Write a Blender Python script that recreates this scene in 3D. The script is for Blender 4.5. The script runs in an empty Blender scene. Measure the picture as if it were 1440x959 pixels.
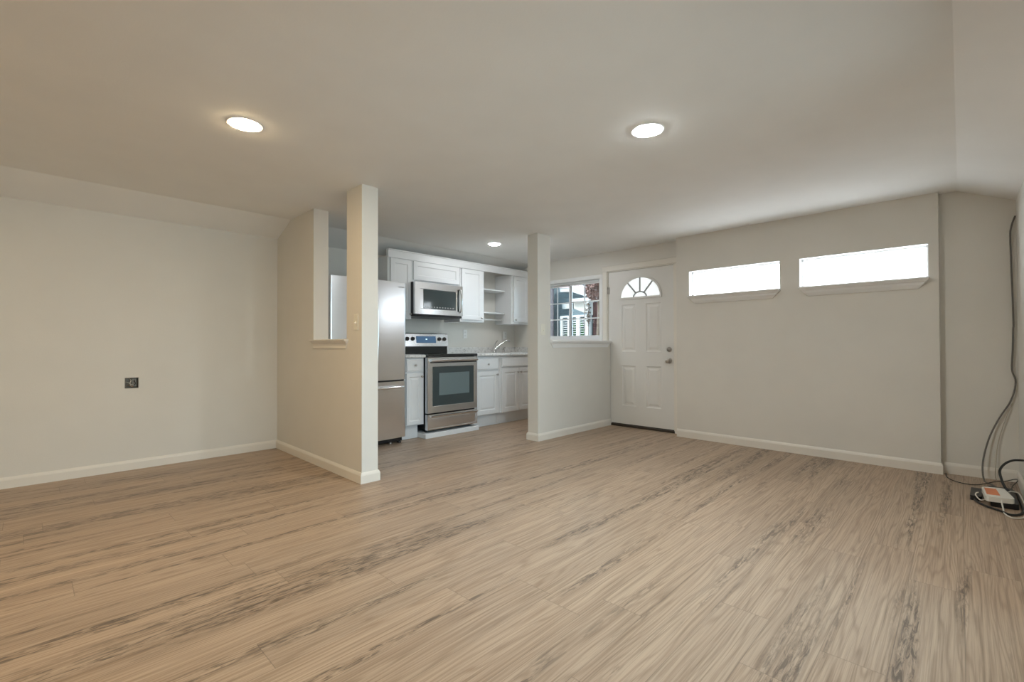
import bpy, bmesh, math, random
from mathutils import Vector, Matrix
random.seed(7)
SC = bpy.context.scene
COL = SC.collection
R = math.radians
PI = math.pi

# ------------------------------------------------------------------ camera, world, exposure
cam_d = bpy.data.cameras.new('camera'); cam = bpy.data.objects.new('camera', cam_d); COL.objects.link(cam)
cam_d.sensor_width = 36; cam_d.lens = 656.255 / 1440 * 36; cam_d.clip_start = .02; cam_d.clip_end = 200
cam.matrix_world = (Matrix.Translation((0, 0, 1.05)) @ Matrix.Rotation(R(43.9242 - 90), 4, 'Z')
                    @ Matrix.Rotation(R(90 + .5914), 4, 'X') @ Matrix.Rotation(R(-.1334), 4, 'Z'))
SC.camera = cam
SC.view_settings.view_transform = 'Standard'; SC.view_settings.look = 'None'
SC.view_settings.gamma = 1; SC.view_settings.use_curve_mapping = False
SC.cycles.caustics_reflective = False; SC.cycles.caustics_refractive = False
SC.view_settings.exposure = 0.54
LAMP_W, LAMP_C = 158, (1, .76, .45)          # glow of the ceiling lamps
KITCHEN_LAMP_W, KITCHEN_LAMP_C = 88, (.95, .98, 1)
PANE_W = 5.0                                # daylight in the frosted panes
SKY_W = 4.2
SUN_W = 2.5
w = bpy.data.worlds.new('world'); SC.world = w; w.use_nodes = True
w.node_tree.nodes['Background'].inputs[0].default_value = (.62, .86, 1, 1)
w.node_tree.nodes['Background'].inputs[1].default_value = SKY_W
pt_d = bpy.data.lights.new('sky_portal', 'AREA'); pt_d.shape = 'RECTANGLE'; pt_d.size = 2.3; pt_d.size_y = 1.98; pt_d.cycles.is_portal = True
pt = bpy.data.objects.new('sky_portal', pt_d); COL.objects.link(pt); pt.location = (1.55, -.40, 1.07); pt.rotation_euler = (R(90), 0, 0)
sun_d = bpy.data.lights.new('sun', 'SUN'); sun_d.energy = SUN_W; sun_d.angle = R(1); sun_d.color = (1, .95, .88)
sun = bpy.data.objects.new('sun', sun_d); COL.objects.link(sun)
sun.rotation_euler = Vector((.75, -.30, -.62)).to_track_quat('-Z', 'Y').to_euler()

# ------------------------------------------------------------------ materials
class N:
    def __init__(s, name):
        s.m = bpy.data.materials.new(name); s.m.use_nodes = True; s.t = s.m.node_tree
        s.b = s.t.nodes['Principled BSDF']
    def n(s, typ, **kw):
        x = s.t.nodes.new(typ)
        for k, v in kw.items(): setattr(x, k, v)
        return x
    def l(s, a, b): s.t.links.new(a, b)
    def set(s, x, i, v):
        if hasattr(v, 'is_output'): s.l(v, x.inputs[i])
        else: x.inputs[i].default_value = v
    def math(s, op, a, b=0.0, c=0.0):
        x = s.n('ShaderNodeMath', operation=op)
        for i, v in enumerate((a, b, c)): s.set(x, i, v)
        return x.outputs[0]
    def comb(s, x, y, z):
        c = s.n('ShaderNodeCombineXYZ')
        for i, v in enumerate((x, y, z)): s.set(c, i, v)
        return c.outputs[0]
    def noise(s, vec, scale, detail=3, rough=.5, dist=0):
        x = s.n('ShaderNodeTexNoise'); s.l(vec, x.inputs['Vector'])
        x.inputs['Scale'].default_value = scale; x.inputs['Detail'].default_value = detail
        x.inputs['Roughness'].default_value = rough; x.inputs['Distortion'].default_value = dist
        return x.outputs[0]
    def ramp(s, f, stops):
        x = s.n('ShaderNodeValToRGB'); e = x.color_ramp.elements
        while len(e) < len(stops): e.new(.5)
        for k, (p, c) in zip(e, stops): k.position = p; k.color = (*c, 1) if len(c) == 3 else c
        s.l(f, x.inputs[0]); return x.outputs[0]
    def mix(s, f, a, b, mode='MIX'):
        x = s.n('ShaderNodeMix', data_type='RGBA', blend_type=mode)
        s.set(x, 0, f)
        for i, v in ((6, a), (7, b)):
            s.set(x, i, (*v, 1) if isinstance(v, tuple) and len(v) == 3 else v)
        return x.outputs[2]
    def bump(s, h, strength, dist=.002):
        x = s.n('ShaderNodeBump'); x.inputs['Strength'].default_value = strength; x.inputs['Distance'].default_value = dist
        s.l(h, x.inputs['Height']); s.l(x.outputs[0], s.b.inputs['Normal'])
    def pos(s): return s.n('ShaderNodeNewGeometry').outputs['Position']
    def obj(s): return s.n('ShaderNodeTexCoord').outputs['Object']

def plain(name, col, rough=.5, metal=0, bump=0, bscale=60, var=.03, spec=.5, coat=0):
    k = N(name); k.b.inputs['Roughness'].default_value = rough; k.b.inputs['Metallic'].default_value = metal
    k.b.inputs['Specular IOR Level'].default_value = spec; k.b.inputs['Coat Weight'].default_value = coat
    p = k.obj(); f = k.noise(p, 3, 2)
    lo = tuple(c * (1 - var) for c in col); hi = tuple(min(1, c * (1 + var)) for c in col)
    k.l(k.ramp(f, [(.3, lo), (.7, hi)]), k.b.inputs['Base Color'])
    if bump: k.bump(k.noise(p, bscale, 3), bump)
    return k.m

def emis(name, col, strength, mottled=0, base=.6):
    k = N(name); k.b.inputs['Base Color'].default_value = (base, base, base, 1)
    k.b.inputs['Emission Color'].default_value = (*col, 1); k.b.inputs['Emission Strength'].default_value = strength
    if mottled:
        f = k.noise(k.obj(), 38, 2, .6)
        k.l(k.ramp(f, [(.35, tuple(c * (1 - mottled) for c in col)), (.6, col)]), k.b.inputs['Emission Color'])
    return k.m

def brushed(name, col, rough, vertical=True):
    k = N(name); k.b.inputs['Metallic'].default_value = 1
    p = k.obj(); s = k.n('ShaderNodeSeparateXYZ'); k.l(p, s.inputs[0])
    v = k.comb(k.math('MULTIPLY', s.outputs[0], 4), k.math('MULTIPLY', s.outputs[1], 4), k.math('MULTIPLY', s.outputs[2], 300))
    f = k.noise(v, 1, 2)
    k.l(k.ramp(f, [(.3, tuple(c * .95 for c in col)), (.7, col)]), k.b.inputs['Base Color'])
    k.l(k.math('MULTIPLY_ADD', f, .04, rough - .02), k.b.inputs['Roughness'])
    return k.m

def vinyl_floor():
    k = N('plank_floor'); PW, PL = .18, 1.22
    s = k.n('ShaderNodeSeparateXYZ'); k.l(k.pos(), s.inputs[0]); X, Y = s.outputs[0], s.outputs[1]
    row = k.math('FLOOR', k.math('DIVIDE', Y, PW))
    wn = k.n('ShaderNodeTexWhiteNoise', noise_dimensions='1D'); k.l(row, wn.inputs['W'])
    xo = k.math('MULTIPLY_ADD', wn.outputs[0], PL * 3, X)
    idx = k.math('FLOOR', k.math('DIVIDE', xo, PL))
    w2 = k.n('ShaderNodeTexWhiteNoise', noise_dimensions='2D'); k.l(k.comb(row, idx, 0), w2.inputs['Vector'])
    rnd = w2.outputs[0]
    off = k.math('MULTIPLY', rnd, 37.0)
    # cathedral grain: long contour lines bent by a slow noise
    gx = k.math('ADD', k.math('MULTIPLY', X, .9), off); gs = k.math('ADD', k.math('MULTIPLY', X, .5), off)
    slow = k.noise(k.comb(gs, k.math('MULTIPLY', Y, 7), off), 1.6, 2, .45)
    wav = k.math('SINE', k.math('ADD', k.math('MULTIPLY', Y, 260), k.math('MULTIPLY', slow, 70)))
    contour = k.math('MULTIPLY_ADD', wav, .5, .5)
    fine = k.noise(k.comb(k.math('MULTIPLY', gx, 3), k.math('MULTIPLY', Y, 150), off), 1, 4, .65)
    mid = k.noise(k.comb(k.math('MULTIPLY', gx, .7), k.math('MULTIPLY', Y, 26), off), 1, 4, .65, .5)
    knots = k.noise(k.comb(k.math('MULTIPLY', gx, 11), k.math('MULTIPLY', Y, 70), off), 1, 4, .7, .8)
    band = k.noise(k.comb(k.math('MULTIPLY', X, .45), k.math('MULTIPLY', Y, 11), 3.7), 1, 2, .5, .3)
    crisp = k.noise(k.comb(k.math('MULTIPLY', gx, 2.2), k.math('MULTIPLY', Y, 260), off), 1, 3, .6)
    base = k.ramp(mid, [(.30, FLOOR_DARK), (.50, FLOOR_MID), (.72, FLOOR_LIGHT)])
    c = k.mix(k.math('MULTIPLY', k.math('POWER', contour, 3.0), .46), base, k.mix(1, base, (.56, .50, .45), 'MULTIPLY'))
    c = k.mix(.62, c, k.ramp(fine, [(.30, (.55, .50, .45)), (.48, (1, 1, 1)), (.75, (1.16, 1.16, 1.16))]), 'MULTIPLY')
    c = k.mix(.6, c, k.ramp(crisp, [(.32, (.62, .58, .54)), (.52, (1.04, 1.04, 1.04)), (.8, (1.14, 1.14, 1.14))]), 'MULTIPLY')
    streak = k.math('MULTIPLY', k.ramp(knots, [(.44, (0, 0, 0)), (.60, (1, 1, 1))]), k.ramp(band, [(.53, (0, 0, 0)), (.62, (1, 1, 1))]))
    c = k.mix(k.math('MULTIPLY', streak, .85), c, (.075, .052, .036))
    c = k.mix(1, c, k.ramp(rnd, [(0, (.94, .94, .945)), (1, (1.06, 1.055, 1.05))]), 'MULTIPLY')
    # seams
    fy = k.math('FRACT', k.math('DIVIDE', Y, PW)); fx = k.math('FRACT', k.math('DIVIDE', xo, PL))
    sy = k.math('LESS_THAN', k.math('MINIMUM', fy, k.math('SUBTRACT', 1, fy)), .007)
    sx = k.math('LESS_THAN', k.math('MINIMUM', fx, k.math('SUBTRACT', 1, fx)), .0012)
    seam = k.math('MAXIMUM', sy, sx)
    c = k.mix(k.math('MULTIPLY', seam, .38), c, (.06, .042, .03))
    k.l(c, k.b.inputs['Base Color'])
    k.l(k.math('MULTIPLY_ADD', fine, .16, .34), k.b.inputs['Roughness'])
    k.b.inputs['Specular IOR Level'].default_value = .5
    k.bump(k.math('SUBTRACT', fine, seam), .12, .001)
    return k.m

def marble():
    k = N('speckled_laminate'); p = k.obj()
    f = k.noise(p, 26, 5, .7, .8); g = k.noise(p, 7, 3)
    c = k.ramp(f, [(.36, (.40, .39, .37)), (.48, (.72, .71, .69)), (.66, (.85, .84, .82))])
    c = k.mix(k.math('MULTIPLY', g, .35), c, (.62, .60, .57))
    k.l(c, k.b.inputs['Base Color']); k.b.inputs['Roughness'].default_value = .3
    return k.m

def siding():
    k = N('lap_siding'); s = k.n('ShaderNodeSeparateXYZ'); k.l(k.pos(), s.inputs[0])
    fz = k.math('FRACT', k.math('DIVIDE', s.outputs[2], .12))
    k.l(k.mix(k.math('LESS_THAN', fz, .1), (.075, .105, .118), (.04, .055, .062)), k.b.inputs['Base Color'])
    k.b.inputs['Roughness'].default_value = .7; k.bump(fz, .4, .01)
    return k.m

def boards(name, a, b):
    k = N(name); s = k.n('ShaderNodeSeparateXYZ'); k.l(k.pos(), s.inputs[0])
    fy = k.math('FRACT', k.math('DIVIDE', s.outputs[1], .14))
    g = k.noise(k.comb(k.math('MULTIPLY', s.outputs[1], 40), s.outputs[0], k.math('MULTIPLY', s.outputs[2], 2)), 1, 3)
    c = k.ramp(g, [(.3, a), (.7, b)])
    k.l(k.mix(k.math('LESS_THAN', fy, .08), c, tuple(v * .25 for v in a)), k.b.inputs['Base Color'])
    k.b.inputs['Roughness'].default_value = .8
    return k.m

def window_glass():
    k = N('window_glass'); t = k.t
    tr = k.n('ShaderNodeBsdfTransparent'); gl = k.n('ShaderNodeBsdfGlossy'); gl.inputs['Roughness'].default_value = .02
    mx = k.n('ShaderNodeMixShader'); fr = k.n('ShaderNodeFresnel'); fr.inputs['IOR'].default_value = 1.45
    k.l(fr.outputs[0], mx.inputs[0]); k.l(tr.outputs[0], mx.inputs[1]); k.l(gl.outputs[0], mx.inputs[2])
    k.l(mx.outputs[0], t.nodes['Material Output'].inputs[0])
    return k.m

FLOOR_DARK, FLOOR_MID, FLOOR_LIGHT = (.385, .277, .192), (.440, .325, .230), (.495, .377, .272)
M = dict(
    wall=plain('wall_paint', (.74, .715, .66), .75, bump=.25, bscale=170, var=.015),
    ceil=plain('ceiling_paint', (.88, .87, .84), .8, bump=.2, bscale=130, var=.015),
    trim=plain('trim_paint', (.80, .76, .69), .4, var=.015),
    whitetrim=plain('white_gloss_paint', (.84, .84, .83), .35, var=.01),
    door=plain('door_paint', (.76, .75, .72), .4, var=.01),
    cab=plain('cabinet_paint', (.80, .805, .81), .35, var=.01),
    cabin=plain('cabinet_inside', (.70, .66, .60), .5, var=.02),
    vinyl=plain('window_vinyl', (.85, .86, .87), .35, var=.01),
    steel=brushed('brushed_steel', (.78, .79, .81), .23),
    steel2=brushed('polished_steel', (.78, .78, .78), .2),
    chrome=plain('chrome', (.75, .75, .75), .15, 1, var=.01),
    nickel=plain('satin_nickel', (.48, .45, .42), .3, 1, var=.03),
    black=plain('black_plastic', (.012, .012, .013), .4),
    blackgloss=plain('black_glass', (.012, .014, .015), .06, spec=.6, coat=.5),
    ovenin=plain('oven_window_glass', (.16, .21, .22), .1, spec=.6, coat=.4),
    ovenband=plain('oven_glass_border', (.045, .062, .065), .08, spec=.6, coat=.4),
    grey=plain('fridge_side_grey', (.22, .22, .23), .45),
    plate=plain('switch_plate', (.80, .77, .68), .35, var=.01),
    plateW=plain('white_plate', (.84, .84, .82), .35, var=.01),
    slot=plain('slot_dark', (.06, .055, .05), .5),
    laminate=marble(), floor=vinyl_floor(), glass=window_glass(),
    pane=emis('frosted_pane', (.86, .94, 1), PANE_W),
    fan=emis('textured_pane', (.90, .97, .99), .62, .30),
    disp=emis('range_display', (.10, .24, .45), .3, base=.02),
    lamp=emis('lamp_diffuser', LAMP_C, LAMP_W), lampM=emis('lamp_diffuser_neutral', (.90, .98, 1), LAMP_W * 2.6), lampK=emis('lamp_diffuser_cool', KITCHEN_LAMP_C, KITCHEN_LAMP_W),
    muntin=plain('muntin_caming', (.36, .38, .38), .5),
    bronze=plain('threshold_bronze', (.035, .026, .018), .45),
    router=plain('router_plastic', (.80, .77, .70), .4, var=.01),
    orange=plain('orange_label', (.80, .27, .12), .5, var=.12),
    cableG=plain('grey_cable', (.14, .13, .115), .5), cableB=plain('black_cable', (.012, .013, .012), .45),
    cableW=plain('white_cable', (.72, .69, .62), .45), cableL=plain('beige_cable', (.46, .41, .33), .5),
    boxm=plain('galvanised_box', (.20, .17, .13), .5, .5, var=.2),
    wire=plain('wire_white', (.55, .52, .46), .5), wireB=plain('wire_black', (.03, .03, .03), .5), copper=plain('wire_copper', (.5, .3, .16), .4, .8),
    siding=siding(), houseW=plain('house_white', (.34, .33, .32), .6), cream=plain('house_cream', (.34, .30, .265), .7),
    roof=plain('roof_felt', (.34, .25, .25), .8, bump=.3), fence=boards('red_fence', (.05, .017, .015), (.085, .03, .026)),
    dark=boards('dark_fence', (.045, .034, .04), (.07, .055, .06)),
    leafg=plain('leaf_green', (.13, .36, .10), .6, var=.4), leafr=plain('leaf_russet', (.12, .05, .035), .6, var=.35),
    bark=plain('bark', (.10, .07, .05), .9, bump=.5), conc=plain('concrete', (.52, .50, .47), .85, bump=.3, bscale=20, var=.06),
    backw=plain('exterior_stucco', (.6, .56, .5), .9, bump=.3),
)

# ------------------------------------------------------------------ mesh helpers
class MB:
    def __init__(s): s.bm = bmesh.new()
    def box(s, x0, x1, y0, y1, z0, z1, bev=0, seg=2):
        vs = [s.bm.verts.new((x, y, z)) for x in (x0, x1) for y in (y0, y1) for z in (z0, z1)]
        fs = [s.bm.faces.new([vs[i] for i in q]) for q in ((0, 1, 3, 2), (4, 6, 7, 5), (0, 4, 5, 1), (2, 3, 7, 6), (0, 2, 6, 4), (1, 5, 7, 3))]
        if bev:
            es = list({e for f in fs for e in f.edges})
            bmesh.ops.bevel(s.bm, geom=es, offset=bev, segments=seg, affect='EDGES', profile=.5)
        return s
    def quadbox(s, pts, z0, z1, bev=0):      # footprint polygon extruded in z
        return s.prism([(p[0], p[1]) for p in pts], lambda a, b, t: (a, b, t), z0, z1, bev)
    def prism(s, poly, mp, t0, t1, bev=0, smooth=False, poly2=None):
        a = [s.bm.verts.new(mp(u, v, t0)) for u, v in poly]
        b = [s.bm.verts.new(mp(u, v, t1)) for u, v in (poly2 or poly)]
        n = len(a); fs = [s.bm.faces.new(a), s.bm.faces.new(b[::-1])]
        for i in range(n):
            f = s.bm.faces.new((a[i], a[(i + 1) % n], b[(i + 1) % n], b[i])); f.smooth = smooth; fs.append(f)
        if smooth:
            for f in fs[:2]:
                for e in f.edges: e.smooth = False
        elif bev:
            es = list({e for f in fs[:2] for e in f.edges})
            bmesh.ops.bevel(s.bm, geom=es, offset=bev, segments=2, affect='EDGES', profile=.5)
        return s
    def tube(s, pts, r, seg=10, smooth_path=0, r1=None, caps=True):
        P = [Vector(p) for p in pts]
        if smooth_path:
            Q = []
            for i in range(len(P) - 1):
                p0, p1, p2, p3 = P[max(0, i - 1)], P[i], P[i + 1], P[min(len(P) - 1, i + 2)]
                for k in range(smooth_path):
                    t = k / smooth_path
                    Q.append(.5 * ((2 * p1) + (p2 - p0) * t + (2 * p0 - 5 * p1 + 4 * p2 - p3) * t * t + (3 * p1 - p0 - 3 * p2 + p3) * t ** 3))
            Q.append(P[-1]); P = Q
        nrm = None; rings = []
        for i, p in enumerate(P):
            d = (P[min(i + 1, len(P) - 1)] - P[max(i - 1, 0)]).normalized()
            if nrm is None:
                nrm = d.orthogonal().normalized()
            nrm = (nrm - d * nrm.dot(d)).normalized(); bn = d.cross(nrm)
            rr = r if r1 is None else r + (r1 - r) * i / (len(P) - 1)
            rings.append([s.bm.verts.new(p + rr * (math.cos(2 * PI * k / seg) * nrm + math.sin(2 * PI * k / seg) * bn)) for k in range(seg)])
        for A, B in zip(rings, rings[1:]):
            for k in range(seg):
                f = s.bm.faces.new((A[k], A[(k + 1) % seg], B[(k + 1) % seg], B[k])); f.smooth = True
        if caps: s.bm.faces.new(rings[0][::-1]); s.bm.faces.new(rings[-1])
        return s
    def lathe(s, prof, c, axis='z', seg=40, close=True):   # prof: (radius, height) from first to last
        rings = []
        for r, h in prof:
            row = []
            for k in range(seg):
                a = 2 * PI * k / seg; u, v = r * math.cos(a), r * math.sin(a)
                p = {'z': (u, v, h), 'x': (h, u, v), 'y': (u, h, v)}[axis]
                row.append(s.bm.verts.new((c[0] + p[0], c[1] + p[1], c[2] + p[2])))
            rings.append(row)
        for A, B in zip(rings, rings[1:]):
            for k in range(seg):
                f = s.bm.faces.new((A[k], A[(k + 1) % seg], B[(k + 1) % seg], B[k])); f.smooth = True
        if close:
            s.bm.faces.new(rings[0][::-1]); s.bm.faces.new(rings[-1])
        return s
    def panelled(s, mp, u0, u1, v0, v1, th, panels, rings):   # slab whose front carries stepped panels
        us = sorted({u0, u1, *[p[0] for p in panels], *[p[1] for p in panels]})
        vs = sorted({v0, v1, *[p[2] for p in panels], *[p[3] for p in panels]})
        F = lambda q: s.bm.faces.new([s.bm.verts.new(mp(*p)) for p in q])
        for a, b in zip(us, us[1:]):
            for c, d in zip(vs, vs[1:]):
                pn = [p for p in panels if p[0] <= a and b <= p[1] and p[2] <= c and d <= p[3]]
                if not pn: F([(a, c, 0), (b, c, 0), (b, d, 0), (a, d, 0)])
        for a, b, c, d in panels:
            prev = None
            for ins, dep in rings:
                q = [(a + ins, c + ins, dep), (b - ins, c + ins, dep), (b - ins, d - ins, dep), (a + ins, d - ins, dep)]
                if prev:
                    for i in range(4): F([prev[i], prev[(i + 1) % 4], q[(i + 1) % 4], q[i]])
                prev = q
            F(prev)
        e = .0025
        A = [(u0, v0), (u1, v0), (u1, v1), (u0, v1)]
        for i in range(4):
            p, q = A[i], A[(i + 1) % 4]
            F([(*p, 0), (*q, 0), (*q, th), (*p, th)])
        F([(*p, th) for p in A])
        bmesh.ops.remove_doubles(s.bm, verts=s.bm.verts, dist=1e-5)
        return s
    def sheet(s, rows):
        g = [[s.bm.verts.new(p) for p in r] for r in rows]
        for A, B in zip(g, g[1:]):
            for i in range(len(A) - 1): s.bm.faces.new((A[i], A[i + 1], B[i + 1], B[i]))
        return s

OFF = {}
def build(name, mb, mat, parent=None, label=None):
    off = OFF.get(parent.name, Vector()) if parent else Vector()
    bmesh.ops.recalc_face_normals(mb.bm, faces=mb.bm.faces)
    if off.length: bmesh.ops.translate(mb.bm, verts=mb.bm.verts, vec=-off)
    me = bpy.data.meshes.new(name); mb.bm.to_mesh(me); mb.bm.free()
    me.materials.append(M[mat] if isinstance(mat, str) else mat)
    o = bpy.data.objects.new(name, me); COL.objects.link(o)
    if parent: o.parent = parent; OFF[o.name] = off
    if label: o['label'] = label
    return o
def struct(name, mb, mat, parent=None):
    o = build(name, mb, mat, parent)
    if not parent: o['kind'] = 'structure'
    return o
def tag(o, label, cat, group=None):
    o['label'] = label; o['category'] = cat
    if group: o['group'] = group
    return o
def thing(name, label, cat, loc, group=None):
    o = bpy.data.objects.new(name, None); COL.objects.link(o); o.location = loc; o.empty_display_size = .05
    OFF[o.name] = Vector(loc)
    return tag(o, label, cat, group)
def struct_root(name, loc=(0, 0, 0)):
    o = bpy.data.objects.new(name, None); COL.objects.link(o); o.location = loc; OFF[o.name] = Vector(loc); o['kind'] = 'structure'
    return o
def copy_tree(o, parent=None):
    c = o.copy(); COL.objects.link(c)
    if parent: c.parent = parent
    for ch in list(o.children): copy_tree(ch, c)
    return c

# wall from p0 to p1, inner face on that line, body to the side of nout; holes in (u, z)
def wall(name, p0, p1, nout, th, z0, z1, holes=(), mat='wall'):
    p0, p1 = Vector((*p0, 0)), Vector((*p1, 0)); d = (p1 - p0); L = d.length; d /= L
    n = Vector((*nout, 0)); n = (n - d * n.dot(d)).normalized()
    mp = lambda u, z, t: tuple(p0 + d * u + n * t + Vector((0, 0, z)))
    mb = MB(); F = lambda q: mb.bm.faces.new([mb.bm.verts.new(mp(*p)) for p in q])
    us = sorted({0, L, *[h[0] for h in holes], *[h[1] for h in holes]}); zs = sorted({z0, z1, *[h[2] for h in holes], *[h[3] for h in holes]})
    for a, b in zip(us, us[1:]):
        for c, e in zip(zs, zs[1:]):
            if any(h[0] <= a and b <= h[1] and h[2] <= c and e <= h[3] for h in holes): continue
            for t in (0, th): F([(a, c, t), (b, c, t), (b, e, t), (a, e, t)])
    for rc in [(0, L, z0, z1), *holes]:
        q = [(rc[0], rc[2]), (rc[1], rc[2]), (rc[1], rc[3]), (rc[0], rc[3])]
        for i in range(4):
            a, b = q[i], q[(i + 1) % 4]; F([(*a, 0), (*b, 0), (*b, th), (*a, th)])
    bmesh.ops.remove_doubles(mb.bm, verts=mb.bm.verts, dist=1e-5)
    return struct(name, mb, mat), mp

# baseboard profile along a straight line, p0 -> p1, face towards nin
BBH, BBT = .083, .014
def baseboard(mb, pts, nin, h=BBH):      # pts: floor polyline along the wall faces, nin: room side of its first leg
    P = [Vector(p) for p in pts]; T = [(b - a).normalized() for a, b in zip(P, P[1:])]
    n0 = Vector((-T[0].y, T[0].x)); sg = 1 if n0.dot(Vector(nin)) > 0 else -1
    NN = [Vector((-t.y, t.x)) * sg for t in T]
    prof = [(0, 0), (BBT, 0), (BBT, h - .022), (BBT - .004, h - .010), (.004, h), (0, h)]
    rings = []
    for i, p in enumerate(P):
        a, b = NN[max(0, i - 1)], NN[min(i, len(NN) - 1)]; m = (a + b) / (1 + a.dot(b))
        rings.append([mb.bm.verts.new((p.x + m.x * d, p.y + m.y * d, z)) for d, z in prof])
    for A, B in zip(rings, rings[1:]):
        for k in range(len(prof)):
            mb.bm.faces.new((A[k], A[(k + 1) % len(prof)], B[(k + 1) % len(prof)], B[k]))
    mb.bm.faces.new(rings[0][::-1]); mb.bm.faces.new(rings[-1])
    return mb

# ------------------------------------------------------------------ the room
CE = 2.297; YL = 5.12; YR = -.31; XB = -1.7; XD = 5.37
HW0, HW1 = (1.800, YL), (1.775, 3.306)       # living-room face of the left half wall
HT = .137
struct('floor', MB().box(XB - .1, 5.75, YR - .12, YL + .12, -.12, 0), 'floor')
prof = [(-.45, 2.1), (YR, 2.159), (.013, CE), (4.745, CE), (YL, 2.166), (5.26, 2.115)]
top = [(5.26, 2.55), (-.45, 2.55)]
struct('ceiling', MB().prism(prof + top, lambda a, z, t: (t, a, z), XB - .12, 5.72), 'ceil')
HB = 2.36
wall('wall_left', (XB, YL), (1.86, YL), (0, 1), .12, -.02, 2.2, [(.575 - XB, .668 - XB, .694, .785)])
wall('wall_kitchen', (1.86, YL), (5.62, YL), (0, 1), .12, -.02, 2.2)
wall('wall_back', (XB, YR - .1), (XB, YL + .1), (-1, 0), .12, -.02, HB)
wall('wall_right', (XB, YR), (5.4, YR), (0, -1), .12, -.02, 2.25, [(.4 - XB, 2.7 - XB, .08, 2.06)])
wall('wall_alcove', (5.225, .17), (5.25, YR), (1, 0), .12, -.02, HB)
T0, T1 = Vector((5.222, 2.378)), Vector((5.152, .128)); TL = (T1 - T0).length
TW = [(.150, 1.085, 1.613, 1.892), (1.252, 2.190, 1.611, 1.889)]     # the two high windows along it
_, tmap = wall('wall_transom', T0, T1, (1, 0), .22, -.02, HB, TW)
wall('wall_entry', (XD, 2.30), (XD, 5.2), (1, 0), .12, -.02, HB,
     [(2.470 - 2.30, 3.398 - 2.30, -.02, 2.035), (3.505 - 2.30, 4.60 - 2.30, 1.135, 1.965)])

# left half wall: full-height end column, low part with the opening, full-height stub at the back
def hx(y): t = (y - HW1[1]) / (HW0[1] - HW1[1]); return HW1[0] + (HW0[0] - HW1[0]) * t
mb = MB(); q = lambda y0, y1, z0, z1: mb.quadbox([(hx(y0), y0), (hx(y0) + HT, y0), (hx(y1) + HT, y1), (hx(y1), y1)], z0, z1)
q(3.306, 3.556, -.01, HB); q(3.556, 4.206, -.01, 1.085); q(4.206, YL, -.01, HB)
struct('wall_pass', mb, 'wall')
# right half wall with its full-height post
PX0, PX1, PY0, PY1 = 3.898, 4.117, 3.36, 3.507
struct('wall_partition', MB().box(PX0, PX1, PY0, PY1, -.01, HB).box(PX1, XD, PY0, PY1, -.01, 1.085), 'wall')

# baseboards
struct('baseboard_left', baseboard(MB(), [(XB, YL), (hx(YL), YL)], (0, -1)), 'trim')
struct('baseboard_pass', baseboard(MB(), [HW0, HW1, (HW1[0] + HT, HW1[1]), (hx(4.9) + HT, 4.9)], (-1, 0)), 'trim')
struct('baseboard_partition', baseboard(MB(), [(XD, PY0), (PX0, PY0), (PX0, PY1), (XD, PY1)], (0, -1)), 'trim')
struct('baseboard_transom', baseboard(MB(), [T0, T1, (T1.x + .07, T1.y)], (-1, 0), .089), 'trim')
struct('baseboard_alcove', baseboard(MB(), [(5.225, .112), (5.25, YR)], (-1, 0), .089), 'trim')
struct('baseboard_right', baseboard(MB(), [(3.95, YR), (5.235, YR)], (0, 1), .089), 'trim')
struct('baseboard_back', baseboard(MB(), [(XB, YR), (XB, YL)], (1, 0)), 'trim')

# ledges (sill board with a moulding under it)
def ledge_mesh(mb, p0, p1, nin, zt, depth_in, proj, board=.022, mould=.058, inset=.05, body_side=True):
    p0, p1 = Vector((*p0, 0)), Vector((*p1, 0)); d = p1 - p0; L = d.length; d /= L
    n = Vector((*nin, 0)); n = (n - d * n.dot(d)).normalized()
    mp = lambda u, a, z: tuple(p0 + d * u + n * a + Vector((0, 0, z)))
    prof = [(-depth_in, zt), (proj, zt), (proj + .004, zt - board / 2), (proj, zt - board), (-depth_in, zt - board)]
    mb.prism(prof, lambda a, z, t: mp(t, a, z), 0, L)
    # moulding: stepped, drawn in at both ends
    steps = [(proj - .008, 0), (proj - .012, .012), (proj - .022, .020), (proj - .026, .040), (.008, mould)]
    rows = []
    for a, dz in steps:
        i = inset * dz / mould
        rows.append([mp(i, 0, zt - board - dz), mp(i, a, zt - board - dz), mp(L - i, a, zt - board - dz), mp(L - i, 0, zt - board - dz)])
    g = [[mb.bm.verts.new(p) for p in r] for r in rows]
    for A, B in zip(g, g[1:]):
        for i in range(3): mb.bm.faces.new((A[i], A[i + 1], B[i + 1], B[i]))
    mb.bm.faces.new(g[-1])
    return mb
mb = MB(); ledge_mesh(mb, (hx(4.225), 4.225), (hx(3.53), 3.53), (-1, 0), 1.108, 0, .032, .016, .06, .03)
mb.quadbox([(hx(3.556), 3.556), (hx(3.556) + HT + .02, 3.556), (hx(4.206) + HT + .02, 4.206), (hx(4.206), 4.206)], 1.085, 1.108)
struct('trim_1', mb, 'trim')
mb = MB(); ledge_mesh(mb, (4.105, PY0), (XD - .02, PY0), (0, -1), 1.113, 0, .034, .022, .062, .05)
mb.box(PX1, XD, PY0, PY1 + .02, 1.085, 1.113)
struct('trim_2', mb, 'whitetrim')

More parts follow.
